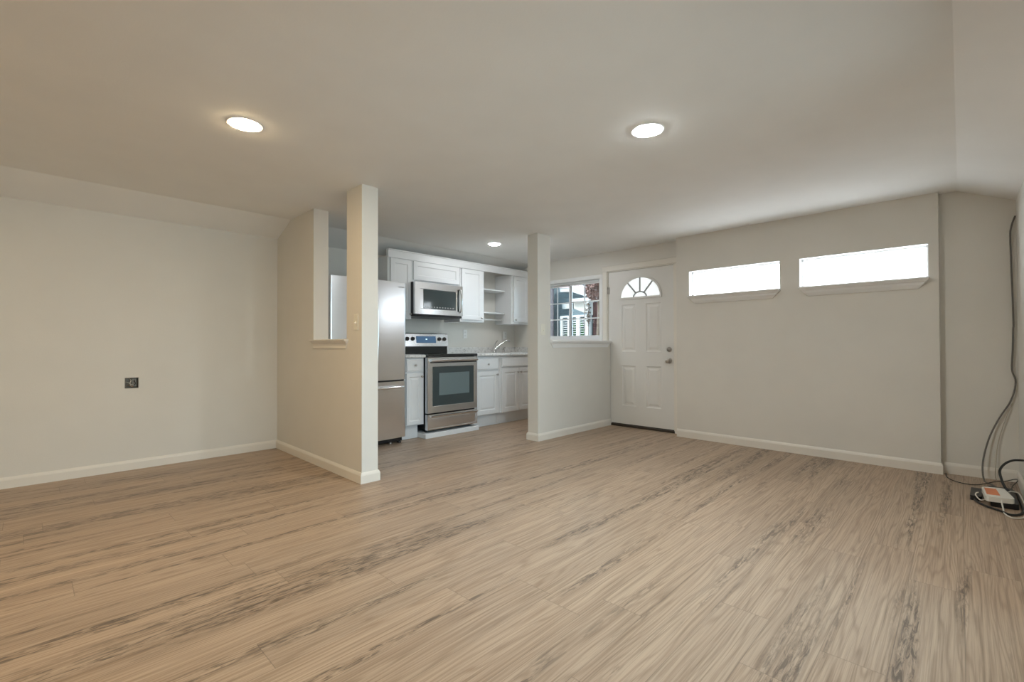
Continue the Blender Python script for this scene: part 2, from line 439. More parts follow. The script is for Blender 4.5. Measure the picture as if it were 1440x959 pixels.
# high frosted windows
for i, (a, b, c, e) in enumerate(TW):
    wr = struct_root('window_%d' % (i + 1))
    D = .075
    fm = MB(); f = .020
    for (u0, u1, z0, z1) in ((a, b, c, c + f * .6), (a, b, e - f, e), (a, a + f, c, e), (b - f, b, c, e)):
        fm.prism([(u0, z0), (u1, z0), (u1, z1), (u0, z1)], tmap, D, D + .05)
    build('frame', fm, 'vinyl', wr)
    rv = MB(); k = .004
    for (u0, u1, z0, z1) in ((a, b, c, c + k), (a, b, e - k, e), (a, a + k, c, e), (b - k, b, c, e)):
        rv.prism([(u0, z0), (u1, z0), (u1, z1), (u0, z1)], tmap, -.002, D + .02)
    build('reveal', rv, 'whitetrim', wr)
    pm = MB(); pm.prism([(a + f, c + f * .6), (b - f, c + f * .6), (b - f, e - f), (a + f, e - f)], tmap, D + .022, D + .03)
    build('pane', pm, 'pane', wr)
    P = lambda u: Vector(tmap(u, 0, 0)[:2])
    sm = ledge_mesh(MB(), P(a + .004), P(b + .004), (-1, 0), c - .004, 0, .052, .016, .072, .07)
    build('sill', sm, 'whitetrim', wr)

# wide unseen window, added in the right wall to bring in more daylight
wp = struct_root('window_4')
fm = MB(); x0, x1, z0, z1, t = .4, 2.7, .08, 2.06, .045
for r in ((x0, x1, z0, z0 + t), (x0, x1, z1 - t, z1), (x0, x0 + t, z0, z1), (x1 - t, x1, z0, z1), (1.52, 1.58, z0, z1)):
    fm.box(r[0], r[1], YR - .09, YR - .03, r[2], r[3], .003, 1)
build('frame', fm, 'vinyl', wp)
build('pane', MB().box(x0 + t, x1 - t, YR - .066, YR - .06, z0 + t, z1 - t), 'glass', wp)

# kitchen slider window in the entry wall
wk = struct_root('window_3')
GX = XD + .045; y0, y1, z0, z1 = 3.51, 4.595, 1.14, 1.960; ym = 4.055
fm = MB(); t = .028
for r in ((y0, y1, z0, z0 + t), (y0, y1, z1 - t, z1), (y0, y0 + t, z0, z1), (y1 - t, y1, z0, z1)):
    fm.box(GX - .02, GX + .05, r[0], r[1], r[2], r[3], .003, 1)
build('frame', fm, 'vinyl', wk)
for (a, b, xo) in ((y0 + t, ym + .02, .002), (ym - .022, y1 - t, .018)):
    sb = MB(); u = .024
    for r in ((a, b, z0 + t, z0 + t + u), (a, b, z1 - t - u, z1 - t), (a, a + u, z0 + t, z1 - t), (b - u, b, z0 + t, z1 - t)):
        sb.box(GX + xo, GX + xo + .016, *r, .002, 1)
    so = build('sash', sb, 'vinyl', wk)
    g = MB(); zz0, zz1 = z0 + t + u, z1 - t - u
    yc = (a + b) / 2
    g.box(GX + xo + .004, GX + xo + .011, yc - .008, yc + .008, zz0, zz1)
    for kk in (1, 2):
        zc = zz0 + (zz1 - zz0) * kk / 3; g.box(GX + xo + .0045, GX + xo + .0115, a + u, b - u, zc - .008, zc + .008)
    build('grille', g, 'vinyl', so)
    build('pane', MB().box(GX + xo + .012, GX + xo + .015, a + u, b - u, zz0, zz1), 'glass', so)
cs = MB()
cs.box(XD - .014, XD, 3.49, 4.66, 1.955, 2.01, .003, 1).box(XD - .013, XD, 3.474, 3.522, 1.10, 2.008, .003, 1).box(XD - .013, XD, 4.585, 4.64, 1.10, 2.008, .003, 1)
cs.box(XD - .03, XD + .03, 3.47, 4.66, 1.112, 1.142, .004, 1)
build('casing', cs, 'whitetrim', wk)

# entry door
DY0, DY1, DZ0, DZ1 = 2.484, 3.388, .036, 2.022; DXF = XD + .012
dr = struct_root('door_1')
dm = lambda u, v, d: (DXF + d, u, v)
pan = [(2.650, 2.850, .272, .790), (2.992, 3.192, .272, .790), (2.650, 2.850, .972, 1.580), (2.992, 3.192, .972, 1.580)]
slab = MB().panelled(dm, DY0, DY1, DZ0, DZ1, .044, pan, [(0, 0), (.010, .008), (.026, .009), (.052, .002)])
so = build('door_slab', slab, 'door', dr)
jm = MB()
jm.box(XD - .002, XD + .10, 2.455, 2.481, 0, 2.05).box(XD - .002, XD + .10, 3.391, 3.415, 0, 2.05).box(XD - .002, XD + .10, 2.455, 3.415, 2.025, 2.05)
build('jamb', jm, 'trim', dr)
def casing_prof(mb, y0, y1, z0, z1): mb.box(XD - .016, XD, y0, y1, z0, z1, .005, 2)
cm = MB(); casing_prof(cm, 3.400, 3.470, 1.114, 2.036); casing_prof(cm, 2.405, 2.470, 0, 2.036); casing_prof(cm, 2.4, 3.471, 2.036, 2.105)
build('casing', cm, 'trim', dr)
build('threshold', MB().box(XD - .01, XD + .09, 2.47, 3.398, 0, .026, .004, 1).box(DXF + .004, DXF + .05, DY0, DY1, .024, .038), 'bronze', dr)
# fan light
fy, fz, fa, fb = 2.928, 1.668, .273, .246
arc = lambda a, b, n=28: [(fy + a * math.cos(PI * i / n), fz + b * math.sin(PI * i / n)) for i in range(n + 1)]
def half_ring(mb, a0, b0, a1, b1, d0, d1):
    o, i = arc(a0, b0), arc(a1, b1)
    for k in range(len(o) - 1):
        mb.prism([o[k], o[k + 1], i[k + 1], i[k]], dm, d0, d1)
fr = MB(); half_ring(fr, fa + .022, fb + .022, fa - .004, fb - .004, -.012, .002); fr.box(DXF - .013, DXF + .001, fy - fa - .022, fy + fa + .022, fz - .024, fz + .004, .003, 1)
bmesh.ops.remove_doubles(fr.bm, verts=fr.bm.verts, dist=1e-5)
fo = build('fanlight_frame', fr, 'door', so)
build('fanlight_pane', MB().prism(arc(fa, fb), dm, -.0045, -.001), 'fan', so)
mt = MB(); half_ring(mt, .098, .074, .080, .056, -.009, -.004)
for th in (PI * .28, PI * .5, PI * .72):
    a = Vector((fy + .09 * math.cos(th), fz + .068 * math.sin(th))); b = Vector((fy + (fa - .002) * math.cos(th), fz + (fb - .002) * math.sin(th)))
    n = (b - a).normalized(); n = Vector((-n.y, n.x)) * .010
    mt.prism([tuple(a - n), tuple(b - n), tuple(b + n), tuple(a + n)], dm, -.009, -.004)
build('fanlight_muntin', mt, 'muntin', so)
# hardware
build('deadbolt', MB().lathe([(.030, 0), (.031, -.006), (.027, -.013), (.016, -.016), (.014, -.030), (.002, -.031)], (DXF, 2.543, 1.002), 'x', 28), 'nickel', so)
build('knob', MB().lathe([(.033, 0), (.034, -.006), (.028, -.012), (.012, -.016), (.011, -.030), (.022, -.036), (.028, -.046), (.027, -.060), (.018, -.068), (.002, -.070)], (DXF, 2.543, .866), 'x', 28), 'nickel', so)
for z in (1.78, 1.02, .262):
    build('hinge', MB().tube([(XD - .006, 3.392, z - .045), (XD - .006, 3.392, z + .045)], .0075, 10).box(XD - .003, DXF, 3.372, 3.394, z - .044, z + .044), 'nickel', dr)

# ------------------------------------------------------------------ kitchen cabinets
def kmap(yf): return lambda u, v, d: (u, yf + d, v)
SHAKER = [(0, 0), (.005, .006), (.008, .0065)]
RAISED = [(0, 0), (.007, .007), (.016, .0075), (.034, .002)]
def knob(parent, x, z, yf):
    build('knob', MB().lathe([(.007, 0), (.006, -.010), (.012, -.016), (.014, -.021), (.011, -.026), (.002, -.027)], (x, yf, z), 'y', 18), 'nickel', parent)
def cdoor(parent, x0, x1, z0, z1, yf, rail, rings, kx=None, kz=None, name='door'):
    o = build(name, MB().panelled(kmap(yf), x0, x1, z0, z1, .019, [(x0 + rail, x1 - rail, z0 + rail, z1 - rail)], rings), 'cab', parent)
    if kx: knob(o, kx, kz, yf)
    return o
YU = 4.78                        # face frames of the wall cabinets
def wall_cabinet(x0, x1, z0, z1, label, doors, knobs, rail=.055):
    t = thing('wall_cabinet', label, 'cabinet', ((x0 + x1) / 2, YU, z0), 'white wall cabinets')
    build('carcass', MB().box(x0 + .001, x1 - .001, YU, YL - .002, z0, z1, .002, 1), 'cab', t)
    for (a, b), kx in zip(doors, knobs): cdoor(t, a, b, z0 + .03, z1 - .02, YU - .020, rail, SHAKER, kx, z0 + .062)
    return t
ZT = 2.10
wall_cabinet(2.885, 3.212, 1.372, ZT, 'narrow white wall cabinet at the left, rising behind the steel fridge', [(2.920, 3.205)], [3.18])
wall_cabinet(3.214, 3.966, 1.825, ZT, 'short wide white cabinet directly above the steel microwave', [(3.235, 3.945)], [None])
wall_cabinet(3.968, 4.404, 1.372, ZT, 'white wall cabinet between the microwave and the open shelves', [(3.990, 4.355)], [4.335])
wall_cabinet(4.945, XD - .004, 1.372, ZT, 'white wall cabinet right of the open shelves, beside the post', [(4.990, 5.300)], [5.015])
# top board across all of them
mb = MB(); mb.prism([(YU - .020, 2.085), (YU - .003, 2.085), (YU + .02, 2.101), (YU + .02, 2.182), (YU - .028, 2.182), (YU - .026, 2.172), (YU - .020, 2.166)], lambda a, z, t: (t, a, z), 2.885, XD - .004)
tag(build('fascia_board', mb, 'cab'), 'long white board running along the tops of the wall cabinets', 'trim board')
mb = MB().box(4.406, 4.943, YU, YL - .002, 2.101, 2.112)
for z, nm in ((1.863, 'upper of the two white shelves in the open bay between wall cabinets'), (1.533, 'lower of the two white shelves in the open bay between wall cabinets')):
    pts = [(4.406, YL - .002), (4.943, YL - .002), (4.943, 4.93), (4.90, 4.868), (4.86, 4.855), (4.406, 4.855)]
    s_ = build('shelf', MB().quadbox(pts, z - .018, z, .002), 'cab'); tag(s_, nm, 'shelf', 'open shelves')
t = thing('towel_bar', 'white rod under the open shelves for hanging towels', 'towel bar', (4.67, 4.96, 1.41))
build('bar', MB().tube([(4.408, 4.96, 1.43), (4.94, 4.96, 1.43)], .011, 12), 'whitetrim', t)
for x in (4.408, 4.93):
    build('bracket', MB().box(x, x + .012, 4.94, 4.98, 1.415, 1.462, .002, 1), 'whitetrim', t)

YF = 4.45; YT = 4.515; ZC = .919
def base_cabinet(x0, x1, label, toe=None):
    t = thing('base_cabinet', label, 'cabinet', ((x0 + x1) / 2, YF, 0), 'white base cabinets')
    build('carcass', MB().box(x0 + .001, x1 - .001, YF, YL - .002, .155, ZC, .002, 1), 'cab', t)
    build('toe_kick', MB().box(x0 + .001, (toe or x1) - .001, YT, YL - .1, 0, .155), 'cab', t)
    return t
t = base_cabinet(2.893, 3.158, 'narrow white base cabinet squeezed between the fridge and the range', 3.117)
d = build('drawer', MB().panelled(kmap(YF - .02), 2.915, 3.128, .762, .905, .019, [(2.923, 3.120, .770, .897)], [(0, 0), (.004, -.004)]), 'cab', t); knob(d, 3.025, .835, YF - .024)
cdoor(t, 2.915, 3.128, .170, .742, YF - .02, .038, RAISED, 3.112, .705)
t = base_cabinet(3.928, 4.372, 'white base cabinet with one drawer, just right of the range')
d = build('drawer', MB().panelled(kmap(YF - .02), 3.955, 4.335, .740, .890, .019, [(3.963, 4.327, .748, .882)], [(0, 0), (.004, -.004)]), 'cab', t); knob(d, 4.145, .812, YF - .024)
cdoor(t, 3.955, 4.335, .165, .718, YF - .02, .052, RAISED, 4.310, .672)
t = base_cabinet(4.374, XD - .003, 'white two-door sink base cabinet under the faucet')
build('false_front', MB().panelled(kmap(YF - .02), 4.405, 5.075, .768, .895, .019, [(4.413, 5.067, .776, .887)], [(0, 0), (.004, -.004)]), 'cab', t)
cdoor(t, 4.405, 4.735, .160, .748, YF - .02, .055, RAISED, 4.708, .690)
cdoor(t, 4.742, 5.075, .160, .748, YF - .02, .055, RAISED, 4.768, .690)

# worktops with their low splash strip
for x0, x1, lab in ((2.890, 3.160, 'short pale speckled countertop between the fridge and the range'), (3.925, XD - .002, 'long pale speckled countertop around the sink')):
    t = thing('countertop', lab, 'countertop', ((x0 + x1) / 2, YF, ZC), 'speckled countertops')
    build('worktop', MB().box(x0, x1, 4.408, YL - .001, ZC, .951, .006), 'laminate', t)
    sp = MB().box(x0, x1, YL - .021, YL - .001, .951, 1.030, .003, 1)
    if x1 > 5: sp.box(x1 - .02, x1, 4.75, YL - .021, .951, 1.030, .003, 1)
    build('splash_strip', sp, 'laminate', t)
# faucet
t = thing('kitchen_faucet', 'chrome faucet with slanting spout and raised lever on the sink counter', 'faucet', (4.80, 4.99, .951))
build('base', MB().lathe([(.030, .951), (.030, .960), (.022, .968), (.021, 1.02), (.018, 1.03), (.002, 1.032)], (4.80, 4.99, 0), 'z', 20), 'chrome', t)
build('spout', MB().tube([(4.80, 4.985, .99), (4.865, 4.955, 1.05), (4.945, 4.91, 1.115), (4.985, 4.885, 1.128), (5.01, 4.87, 1.112)], .0145, 12, 4, .013), 'chrome', t)
build('lever', MB().tube([(4.80, 4.99, 1.025), (4.825, 4.995, 1.08), (4.875, 5.0, 1.128)], .010, 10, 3, .006), 'chrome', t)
t = thing('soap_dispenser', 'small dark pump standing on the counter right of the faucet', 'soap dispenser', (4.98, 4.98, .951))
build('collar', MB().lathe([(.017, .951), (.017, .957), (.013, .962), (.013, 1.005), (.004, 1.007)], (4.98, 4.98, 0), 'z', 16), 'nickel', t)
build('pump_head', MB().tube([(4.98, 4.98, 1.005), (4.98, 4.978, 1.018), (4.99, 4.945, 1.020)], .007, 8), 'nickel', t)

# wall outlets and switches
def plate(name, label, cat, c, mp, w, h, kind, mat, group=None):
    t = thing(name, label, cat, c, group)
    o = Vector(c)
    def P(u, v, d): return mp(o, u, v, d)
    def pb(mb, u0, u1, v0, v1, d0, d1, bev=.0015):
        return mb.prism([(u0, v0), (u1, v0), (u1, v1), (u0, v1)], P, d0, d1, bev)
    build('cover_plate', pb(MB(), -w / 2, w / 2, -h / 2, h / 2, 0, .006), mat, t)
    if kind == 'outlet':
        for s in (-1, 1):
            so_ = build('socket', pb(MB(), -.016, .016, s * .024 - .014, s * .024 + .014, .006, .0085), mat, t)
            sl = MB()
            for u in (-.007, .007): pb(sl, u - .0015, u + .0015, s * .024 - .003, s * .024 + .007, .0085, .0092, 0)
            build('slot', sl, 'slot', so_)
    else:
        build('bezel', pb(MB(), -.007, .007, -.014, .014, .006, .0075), mat, t)
        mb = MB(); mb.prism([(-.005, -.012), (.005, -.012), (.005, .004), (-.005, .004)], P, .0075, .018, 0, False, [(-.004, -.012), (.004, -.012), (.004, -.004), (-.004, -.004)])
        build('toggle', mb, mat, t)
    return t
my = lambda o, u, v, d: (o.x + u, o.y - d, o.z + v)      # on faces looking towards -y
mx = lambda o, u, v, d: (o.x - d, o.y + u, o.z + v)      # on faces looking towards -x
plate('wall_outlet', 'white outlet on the kitchen wall nearest the range', 'outlet', (4.345, YL, 1.22), my, .072, .120, 'outlet', 'plateW', 'kitchen outlets')
plate('wall_outlet', 'white outlet on the kitchen wall behind the faucet', 'outlet', (5.155, YL, 1.211), my, .072, .120, 'outlet', 'plateW', 'kitchen outlets')
plate('light_switch', 'cream light switch on the end column of the left half wall', 'light switch', (hx(3.393), 3.393, 1.237), mx, .066, .122, 'switch', 'plate', 'light switches')
plate('light_switch', 'cream light switch on the post left of the kitchen window', 'light switch', (3.985, PY0, 1.231), my, .070, .122, 'switch', 'plate', 'light switches')

# open electrical box in the left wall
t = thing('electrical_box', 'uncovered electrical box with loose wires in the beige left wall', 'electrical box', (.62, YL, .694))
mb = MB(); x0, x1, z0, z1 = .577, .666, .696, .783; k = .003
for b in ((x0, x1, z0, z0 + k), (x0, x1, z1 - k, z1), (x0, x0 + k, z0, z1), (x1 - k, x1, z0, z1)): mb.box(b[0], b[1], YL + .002, YL + .055, b[2], b[3])
mb.box(x0, x1, YL + .052, YL + .055, z0, z1)
build('box', mb, 'boxm', t)
build('wire', MB().tube([(.578, YL + .03, .748), (.600, YL + .012, .742), (.618, YL + .004, .726), (.640, YL + .02, .718), (.655, YL + .045, .712)], .0032, 8, 4), 'wire', t, 'pale wire')
build('wire', MB().tube([(.610, YL + .045, .778), (.617, YL + .012, .760), (.609, YL + .004, .735), (.620, YL + .01, .708)], .003, 8, 4), 'wire', t, 'pale wire')
build('wire', MB().tube([(.650, YL + .045, .775), (.640, YL + .012, .755), (.648, YL + .006, .735), (.636, YL + .02, .715)], .003, 8, 4), 'wireB', t, 'black wire')
build('wire', MB().tube([(.585, YL + .045, .71), (.605, YL + .012, .716), (.632, YL + .008, .708)], .0025, 8, 4), 'copper', t, 'bare copper wire')
build('device', MB().box(.620, .658, YL + .02, YL + .05, .705, .775, .003, 1), plain('device_grey', (.22, .21, .18), .5), t)

# ------------------------------------------------------------------ refrigerator
FX0, FX1, FYF = 1.995, 2.880, 4.352; FC = (FX0 + FX1) / 2
t = thing('refrigerator', 'tall stainless steel fridge with a freezer drawer beside the white cabinets', 'refrigerator', (FC, 4.75, 0))
build('body', MB().box(FX0 + .012, FX1 - .012, 4.465, 5.06, .045, 1.722, .006), 'grey', t)
def contour(x): # bowed front with rolled outer edges
    e = (x - FC) / ((FX1 - FX0) / 2); y = FYF + .018 * e * e
    r = .036; dx = (abs(x - FC) - ((FX1 - FX0) / 2 - r))
    if dx > 0: y += r * 1.35 - 1.35 * math.sqrt(max(0, r * r - dx * dx))
    return y
def fdoor(a, b, z0, z1, name):
    xs = sorted({a + (b - a) * i / 24 for i in range(25)} | ({FX0 + .036 * (1 - math.cos(PI / 2 * i / 8)) for i in range(9)} if a == FX0 else set())
                | ({FX1 - .036 * (1 - math.cos(PI / 2 * i / 8)) for i in range(9)} if b == FX1 else set()))
    poly = [(x, contour(x)) for x in xs] + [(b, 4.460), (a, 4.460)]
    mb = MB(); mb.prism(poly, lambda u, v, z: (u, v, z), z0, z1, .004, True)
    return build(name, mb, 'steel', t)
dl = fdoor(FX0, FC - .003, .690, 1.738, 'door'); d2 = fdoor(FC + .003, FX1, .690, 1.738, 'door')
fz_ = fdoor(FX0, FX1, .068, .672, 'freezer_drawer')
build('door_gasket', MB().box(FX0 + .02, FX1 - .02, 4.40, 4.47, .668, .694), 'black', t)
for dd, x in ((dl, FC - .045), (d2, FC + .045)):
    yb = contour(x)
    build('handle', MB().tube([(x, yb, .80), (x, yb - .045, .82), (x, yb - .062, 1.0), (x, yb - .066, 1.2), (x, yb - .062, 1.42), (x, yb - .045, 1.58), (x, yb, 1.60)], .011, 12, 4), 'steel2', dd)
yb = contour(FC)
build('handle', MB().tube([(FX0 + .08, yb + .015, .612), (FX0 + .10, yb - .040, .612), (FC, yb - .055, .612), (FX1 - .10, yb - .040, .612), (FX1 - .08, yb + .015, .612)], .013, 12, 5), 'steel2', fz_)
build('badge', MB().box(2.765, 2.835, contour(2.8) - .003, contour(2.8) + .004, 1.683, 1.692), plain('badge_grey', (.25, .25, .26), .3, .6), d2)
build('grille', MB().box(FX0 + .02, FX1 - .03, 4.42, 4.47, .018, .066, .003, 1), 'black', t)
for x in (FX0 + .06, FX1 - .17, FX1 - .06):
    build('foot', MB().lathe([(.022, 0), (.022, .012), (.010, .016), (.010, .05)], (x, 4.43, 0), 'z', 16), 'nickel' if x > FX1 - .2 and x < FX1 - .1 else 'black', t)
    if x != FX1 - .17: build('caster', MB().tube([(x - .012, 4.95, .022), (x + .012, 4.95, .022)], .022, 16), 'black', t)
for x in (FX0 + .06, FX1 - .06):
    build('hinge_cover', MB().box(x - .04, x + .04, 4.43, 4.56, 1.722, 1.745, .004, 1), 'grey', t)

# ------------------------------------------------------------------ range on its low white platform
tag(build('platform', MB().box(3.118, 3.926, 4.355, YL - .01, 0, .055, .004, 1), 'cab'), 'low white platform board under the steel range', 'platform')
RX0, RX1, RYF, RZ = 3.166, 3.920, 4.385, .055
t = thing('electric_range', 'stainless steel electric range with black glass top under the microwave', 'range', ((RX0 + RX1) / 2, 4.72, RZ))
build('body', MB().box(RX0 + .004, RX1 - .004, 4.43, 5.055, RZ + .035, .925, .003, 1), 'black', t)
for x in (RX0 + .05, RX1 - .05):
    for y in (4.50, 5.0):
        build('foot', MB().lathe([(.02, RZ), (.02, RZ + .008), (.010, RZ + .012), (.010, RZ + .04)], (x, y, 0), 'z', 14), 'black', t)
build('cooktop', MB().box(RX0 - .003, RX1 + .003, 4.375, 5.055, .925, .957, .010, 3), 'blackgloss', t)
bg = MB(); bg.prism([(5.000, 1.047), (5.018, 1.205), (5.026, 1.215), (5.095, 1.215), (5.095, .957), (5.045, .957), (5.03, .975), (5.026, 1.047)], lambda a, z, t_: (t_, a, z), RX0 + .002, RX1 + .030, .003)
bo = build('backguard', bg, 'steel', t)
build('vent_strip', MB().prism([(5.010, .957), (5.012, 1.046), (5.06, 1.046), (5.06, .957)], lambda a, z, t_: (t_, a, z), RX0 + .01, RX1 + .018), 'blackgloss', t)
bgf = lambda z: 5.000 + .018 * (z - 1.047) / .158
build('display', MB().prism([(bgf(1.09) - .002, 1.09), (bgf(1.178) - .002, 1.178), (bgf(1.178) + .006, 1.178), (bgf(1.09) + .006, 1.09)], lambda a, z, t_: (t_, a, z), 3.440, 3.748), 'disp', bo)
build('clock_digits', MB().box(3.585, 3.608, bgf(1.14) - .003, bgf(1.14), 1.132, 1.146), emis('digits', (.6, .85, 1), 1.2), bo)
for x in (3.232, 3.305, 3.388, 3.806, 3.888):
    build('knob', MB().lathe([(.025, 0), (.026, -.006), (.020, -.010), (.018, -.026), (.014, -.029), (.002, -.029)], (x, bgf(1.142), 1.142), 'y', 22).box(x - .003, x + .003, bgf(1.142) - .034, bgf(1.142) - .026, 1.124, 1.160), 'slot', bo)
# oven door: steel frame with a glass field
od = MB(); km = kmap(RYF)
od.panelled(km, RX0, RX1, .278, .918, .045, [(RX0 + .068, RX1 - .048, .352, .812)], [(0, 0), (.004, .004)])
oo = build('oven_door', od, 'steel', t)
wg = MB().box(RX0 + .073, RX1 - .053, RYF + .0015, RYF + .006, .357, .807, .001, 1)
wo = build('oven_glass', wg, 'ovenband', oo)
build('oven_window', MB().box(3.330, 3.792, RYF - .0005, RYF + .003, .475, .735, .001, 1), 'ovenin', wo)
hb = MB(); hb.prism([(RYF - .002, .868), (RYF - .034, .872), (RYF - .040, .882), (RYF - .034, .894), (RYF - .002, .898), (RYF + .001, .898), (RYF + .001, .868)], lambda a, z, t_: (t_, a, z), RX0 + .035, RX1 - .012, .003)
build('handle', hb, 'steel2', oo)
build('handle_recess', MB().box(RX0 + .038, RX1 - .016, RYF - .003, RYF + .002, .852, .866), 'black', oo)
ds = MB(); ds.panelled(km, RX0, RX1, .085, .262, .045, [(RX0 + .02, RX1 - .02, .098, .215)], [(0, 0), (.004, .003)])
do = build('storage_drawer', ds, 'steel', t)
hb = MB(); hb.prism([(RYF, .222), (RYF - .022, .232), (RYF - .024, .244), (RYF, .252), (RYF + .002, .252), (RYF + .002, .222)], lambda a, z, t_: (t_, a, z), RX0 + .035, RX1 - .004, .003)
build('handle', hb, 'steel2', do)

# ------------------------------------------------------------------ microwave over the range
MX0, MX1, MYF = 3.190, 3.930, 4.672
t = thing('microwave', 'stainless steel microwave mounted under the short cabinet above the range', 'microwave', ((MX0 + MX1) / 2, 4.9, 1.405))
build('body', MB().box(MX0, MX1, MYF + .032, YL - .004, 1.408, 1.822, .003, 1), 'black', t)
md = MB().panelled(kmap(MYF), MX0, MX1, 1.436, 1.820, .03, [(MX0 + .075, MX1 - .105, 1.500, 1.745)], [(0, 0), (.006, .006)])
mo = build('door', md, 'steel', t)
build('window', MB().box(MX0 + .125, MX1 - .112, MYF + .002, MYF + .0075, 1.507, 1.738, .001, 1), 'ovenband', mo)
hx_ = MX1 - .055
build('handle', MB().tube([(hx_, MYF + .004, 1.480), (hx_, MYF - .026, 1.495), (hx_, MYF - .042, 1.56), (hx_, MYF - .046, 1.63), (hx_, MYF - .042, 1.70), (hx_, MYF - .026, 1.765), (hx_, MYF + .004, 1.780)], .011, 12, 4), 'steel2', mo)
build('handle_inlay', MB().prism([(MYF - .001, 1.488), (MYF - .001, 1.772), (MYF + .003, 1.772), (MYF + .003, 1.488)], lambda a, z, t_: (t_, a, z), hx_ - .034, hx_ - .006), 'blackgloss', mo)
kmat = plain('key_print', (.32, .33, .33), .4)
for i in range(11):
    build('touch_key', MB().box(MX0 + .15 + i * .042, MX0 + .172 + i * .042, MYF + .0012, MYF + .003, 1.520, 1.533), kmat, mo)
vg = MB().box(MX0 + .01, MX1 - .01, MYF + .012, MYF + .04, 1.411, 1.434, .002, 1)
for i in range(16): vg.box(MX0 + .06 + i * .04, MX0 + .085 + i * .04, MYF + .008, MYF + .013, 1.417, 1.428)
build('vent_grille', vg, 'black', t)

# ------------------------------------------------------------------ recessed lights
def lamp(label, c, mat, r=.083, dome=.012):
    t = thing('recessed_light', label, 'ceiling light', (c[0], c[1], CE), 'recessed ceiling lights')
    build('trim_ring', MB().lathe([(r - .012, 0), (r - .0115, -.001), (r + .006, -.0035), (r + .010, -.003), (r + .012, 0)], (c[0], c[1], CE), 'z', 48, False), 'whitetrim', t)
    build('diffuser', MB().lathe([(r - .011, -.002), (r - .014, -dome * .42), (r * .72, -dome * .75), (r * .4, -dome * .96), (.004, -dome)], (c[0], c[1], CE), 'z', 48), mat, t)
    return t
l1 = lamp('glowing recessed light in the left part of the ceiling', (.842, 2.89), 'lamp')
def extra_lamp(label, x, y, src=l1):
    c = copy_tree(src); c.location = (x, y, CE); c['label'] = label; return c
extra_lamp('added recessed light, unseen behind the camera', -.60, .95)  # unseen lamp, added to fill the room with light
extra_lamp('added recessed light, out of view to the left', -.95, 3.0)  # another added lamp, brightens the left ceiling from out of view
lamp('glowing recessed light in the right part of the ceiling', (2.487, 1.30), 'lampM', .083, .009)
lk = lamp('small glowing recessed light over the kitchen', (3.96, 4.11), 'lampK', .080)
extra_lamp('added recessed light over the sink, unseen behind the post', 4.374, 3.745, lk)  # added kitchen lamp, lifts the lower cabinets from behind the post

# ------------------------------------------------------------------ router, adapter and cables in the corner
RO = .062
t = thing('router', 'white router box with orange label on the floor in the right corner', 'router', (4.48, -.155, RO))
rp = [(4.592, -.090), (4.640, -.200), (4.352, -.238), (4.318, -.104)]
def rounded(pts, r, n=4):
    out = []
    for i in range(len(pts)):
        p, a, b = Vector(pts[i]), Vector(pts[i - 1]), Vector(pts[(i + 1) % len(pts)])
        u, v = (a - p).normalized(), (b - p).normalized()
        for k in range(n + 1):
            s = k / n; out.append(tuple(p + u * r * (1 - s) ** 2 + v * r * s ** 2))
    return out
build('case', MB().prism(rounded(rp, .03), lambda a, b, z: (a, b, z), .036, .068, .006, True), 'router', t)
lerp = lambda s, r_: tuple(Vector(rp[0]) * (1 - s) * (1 - r_) + Vector(rp[1]) * s * (1 - r_) + Vector(rp[2]) * s * r_ + Vector(rp[3]) * (1 - s) * r_)
build('label', MB().prism([lerp(.10, .10), lerp(.60, .14), lerp(.56, .80), lerp(.08, .78)], lambda a, b, z: (a, b, z), .0675, .0687), 'orange', t, 'orange printed label')
tag(build('modem', MB().prism(rounded([(4.80, -.130), (4.82, -.250), (4.36, -.256), (4.345, -.128)], .02), lambda a, b, z: (a, b, z), 0, .036, .004, True), 'black'),
    'flat black modem lying under the white router', 'modem')
t = thing('power_adapter', 'black power adapter on the floor left of the white router', 'power adapter', (4.56, -.06, 0))
build('housing', MB().prism(rounded([(4.690, -.040), (4.69, -.098), (4.43, -.088), (4.44, -.032)], .012), lambda a, b, z: (a, b, z), 0, .032, .004, True), 'black', t)
build('prong', MB().box(4.686, 4.708, -.066, -.060, .010, .020).box(4.686, 4.708, -.084, -.078, .010, .020), 'nickel', t)
def cable(name, pts, r, mat, label, cat='cable', sm=5):
    return tag(build(name, MB().tube(pts, r, 8, sm), mat), label, cat)
coax = [(5.236, -.304, 2.035), (5.225, -.282, 1.949), (5.225, -.277, 1.828), (5.226, -.287, 1.254), (5.226, -.285, 1.168), (5.226, -.282, 1.021), (5.226, -.276, .860), (5.228, -.295, .764),
        (5.225, -.269, .623), (5.220, -.205, .481), (5.20, -.146, .314), (5.165, -.111, .129), (5.10, -.116, .010), (5.0, -.150, .008), (4.86, -.19, .010), (4.80, -.20, .02)]
cable('coaxial_cable', coax, .0055, 'cableG', 'dark coaxial cable hanging down the alcove wall from near the ceiling')
cable('thin_cable', [(5.232, -.276, .60), (5.226, -.238, .473), (5.222, -.196, .276), (5.206, -.180, .06), (5.19, -.185, .006)], .003, 'cableL', 'thin beige wire against the alcove wall, right of the coaxial cable')
cable('electrical_cable', [(4.86, YR + .002, .236), (4.85, -.257, .230), (4.84, -.215, .200), (4.80, -.188, .154), (4.74, -.195, .10), (4.70, -.210, .060), (4.68, -.225, .045)], .0075, 'cableB', 'black power cable arching out of the right wall above the router')
cable('black_cable', [(4.428, -.060, .016), (4.40, -.058, .010), (4.31, -.100, .008), (4.24, -.165, .008), (4.185, -.210, .008), (4.24, -.252, .008), (4.36, -.271, .008), (4.60, -.271, .008), (4.83, -.268, .008), (4.89, -.235, .01)], .0065, 'cableB', 'black cable looping on the floor in front of the router')
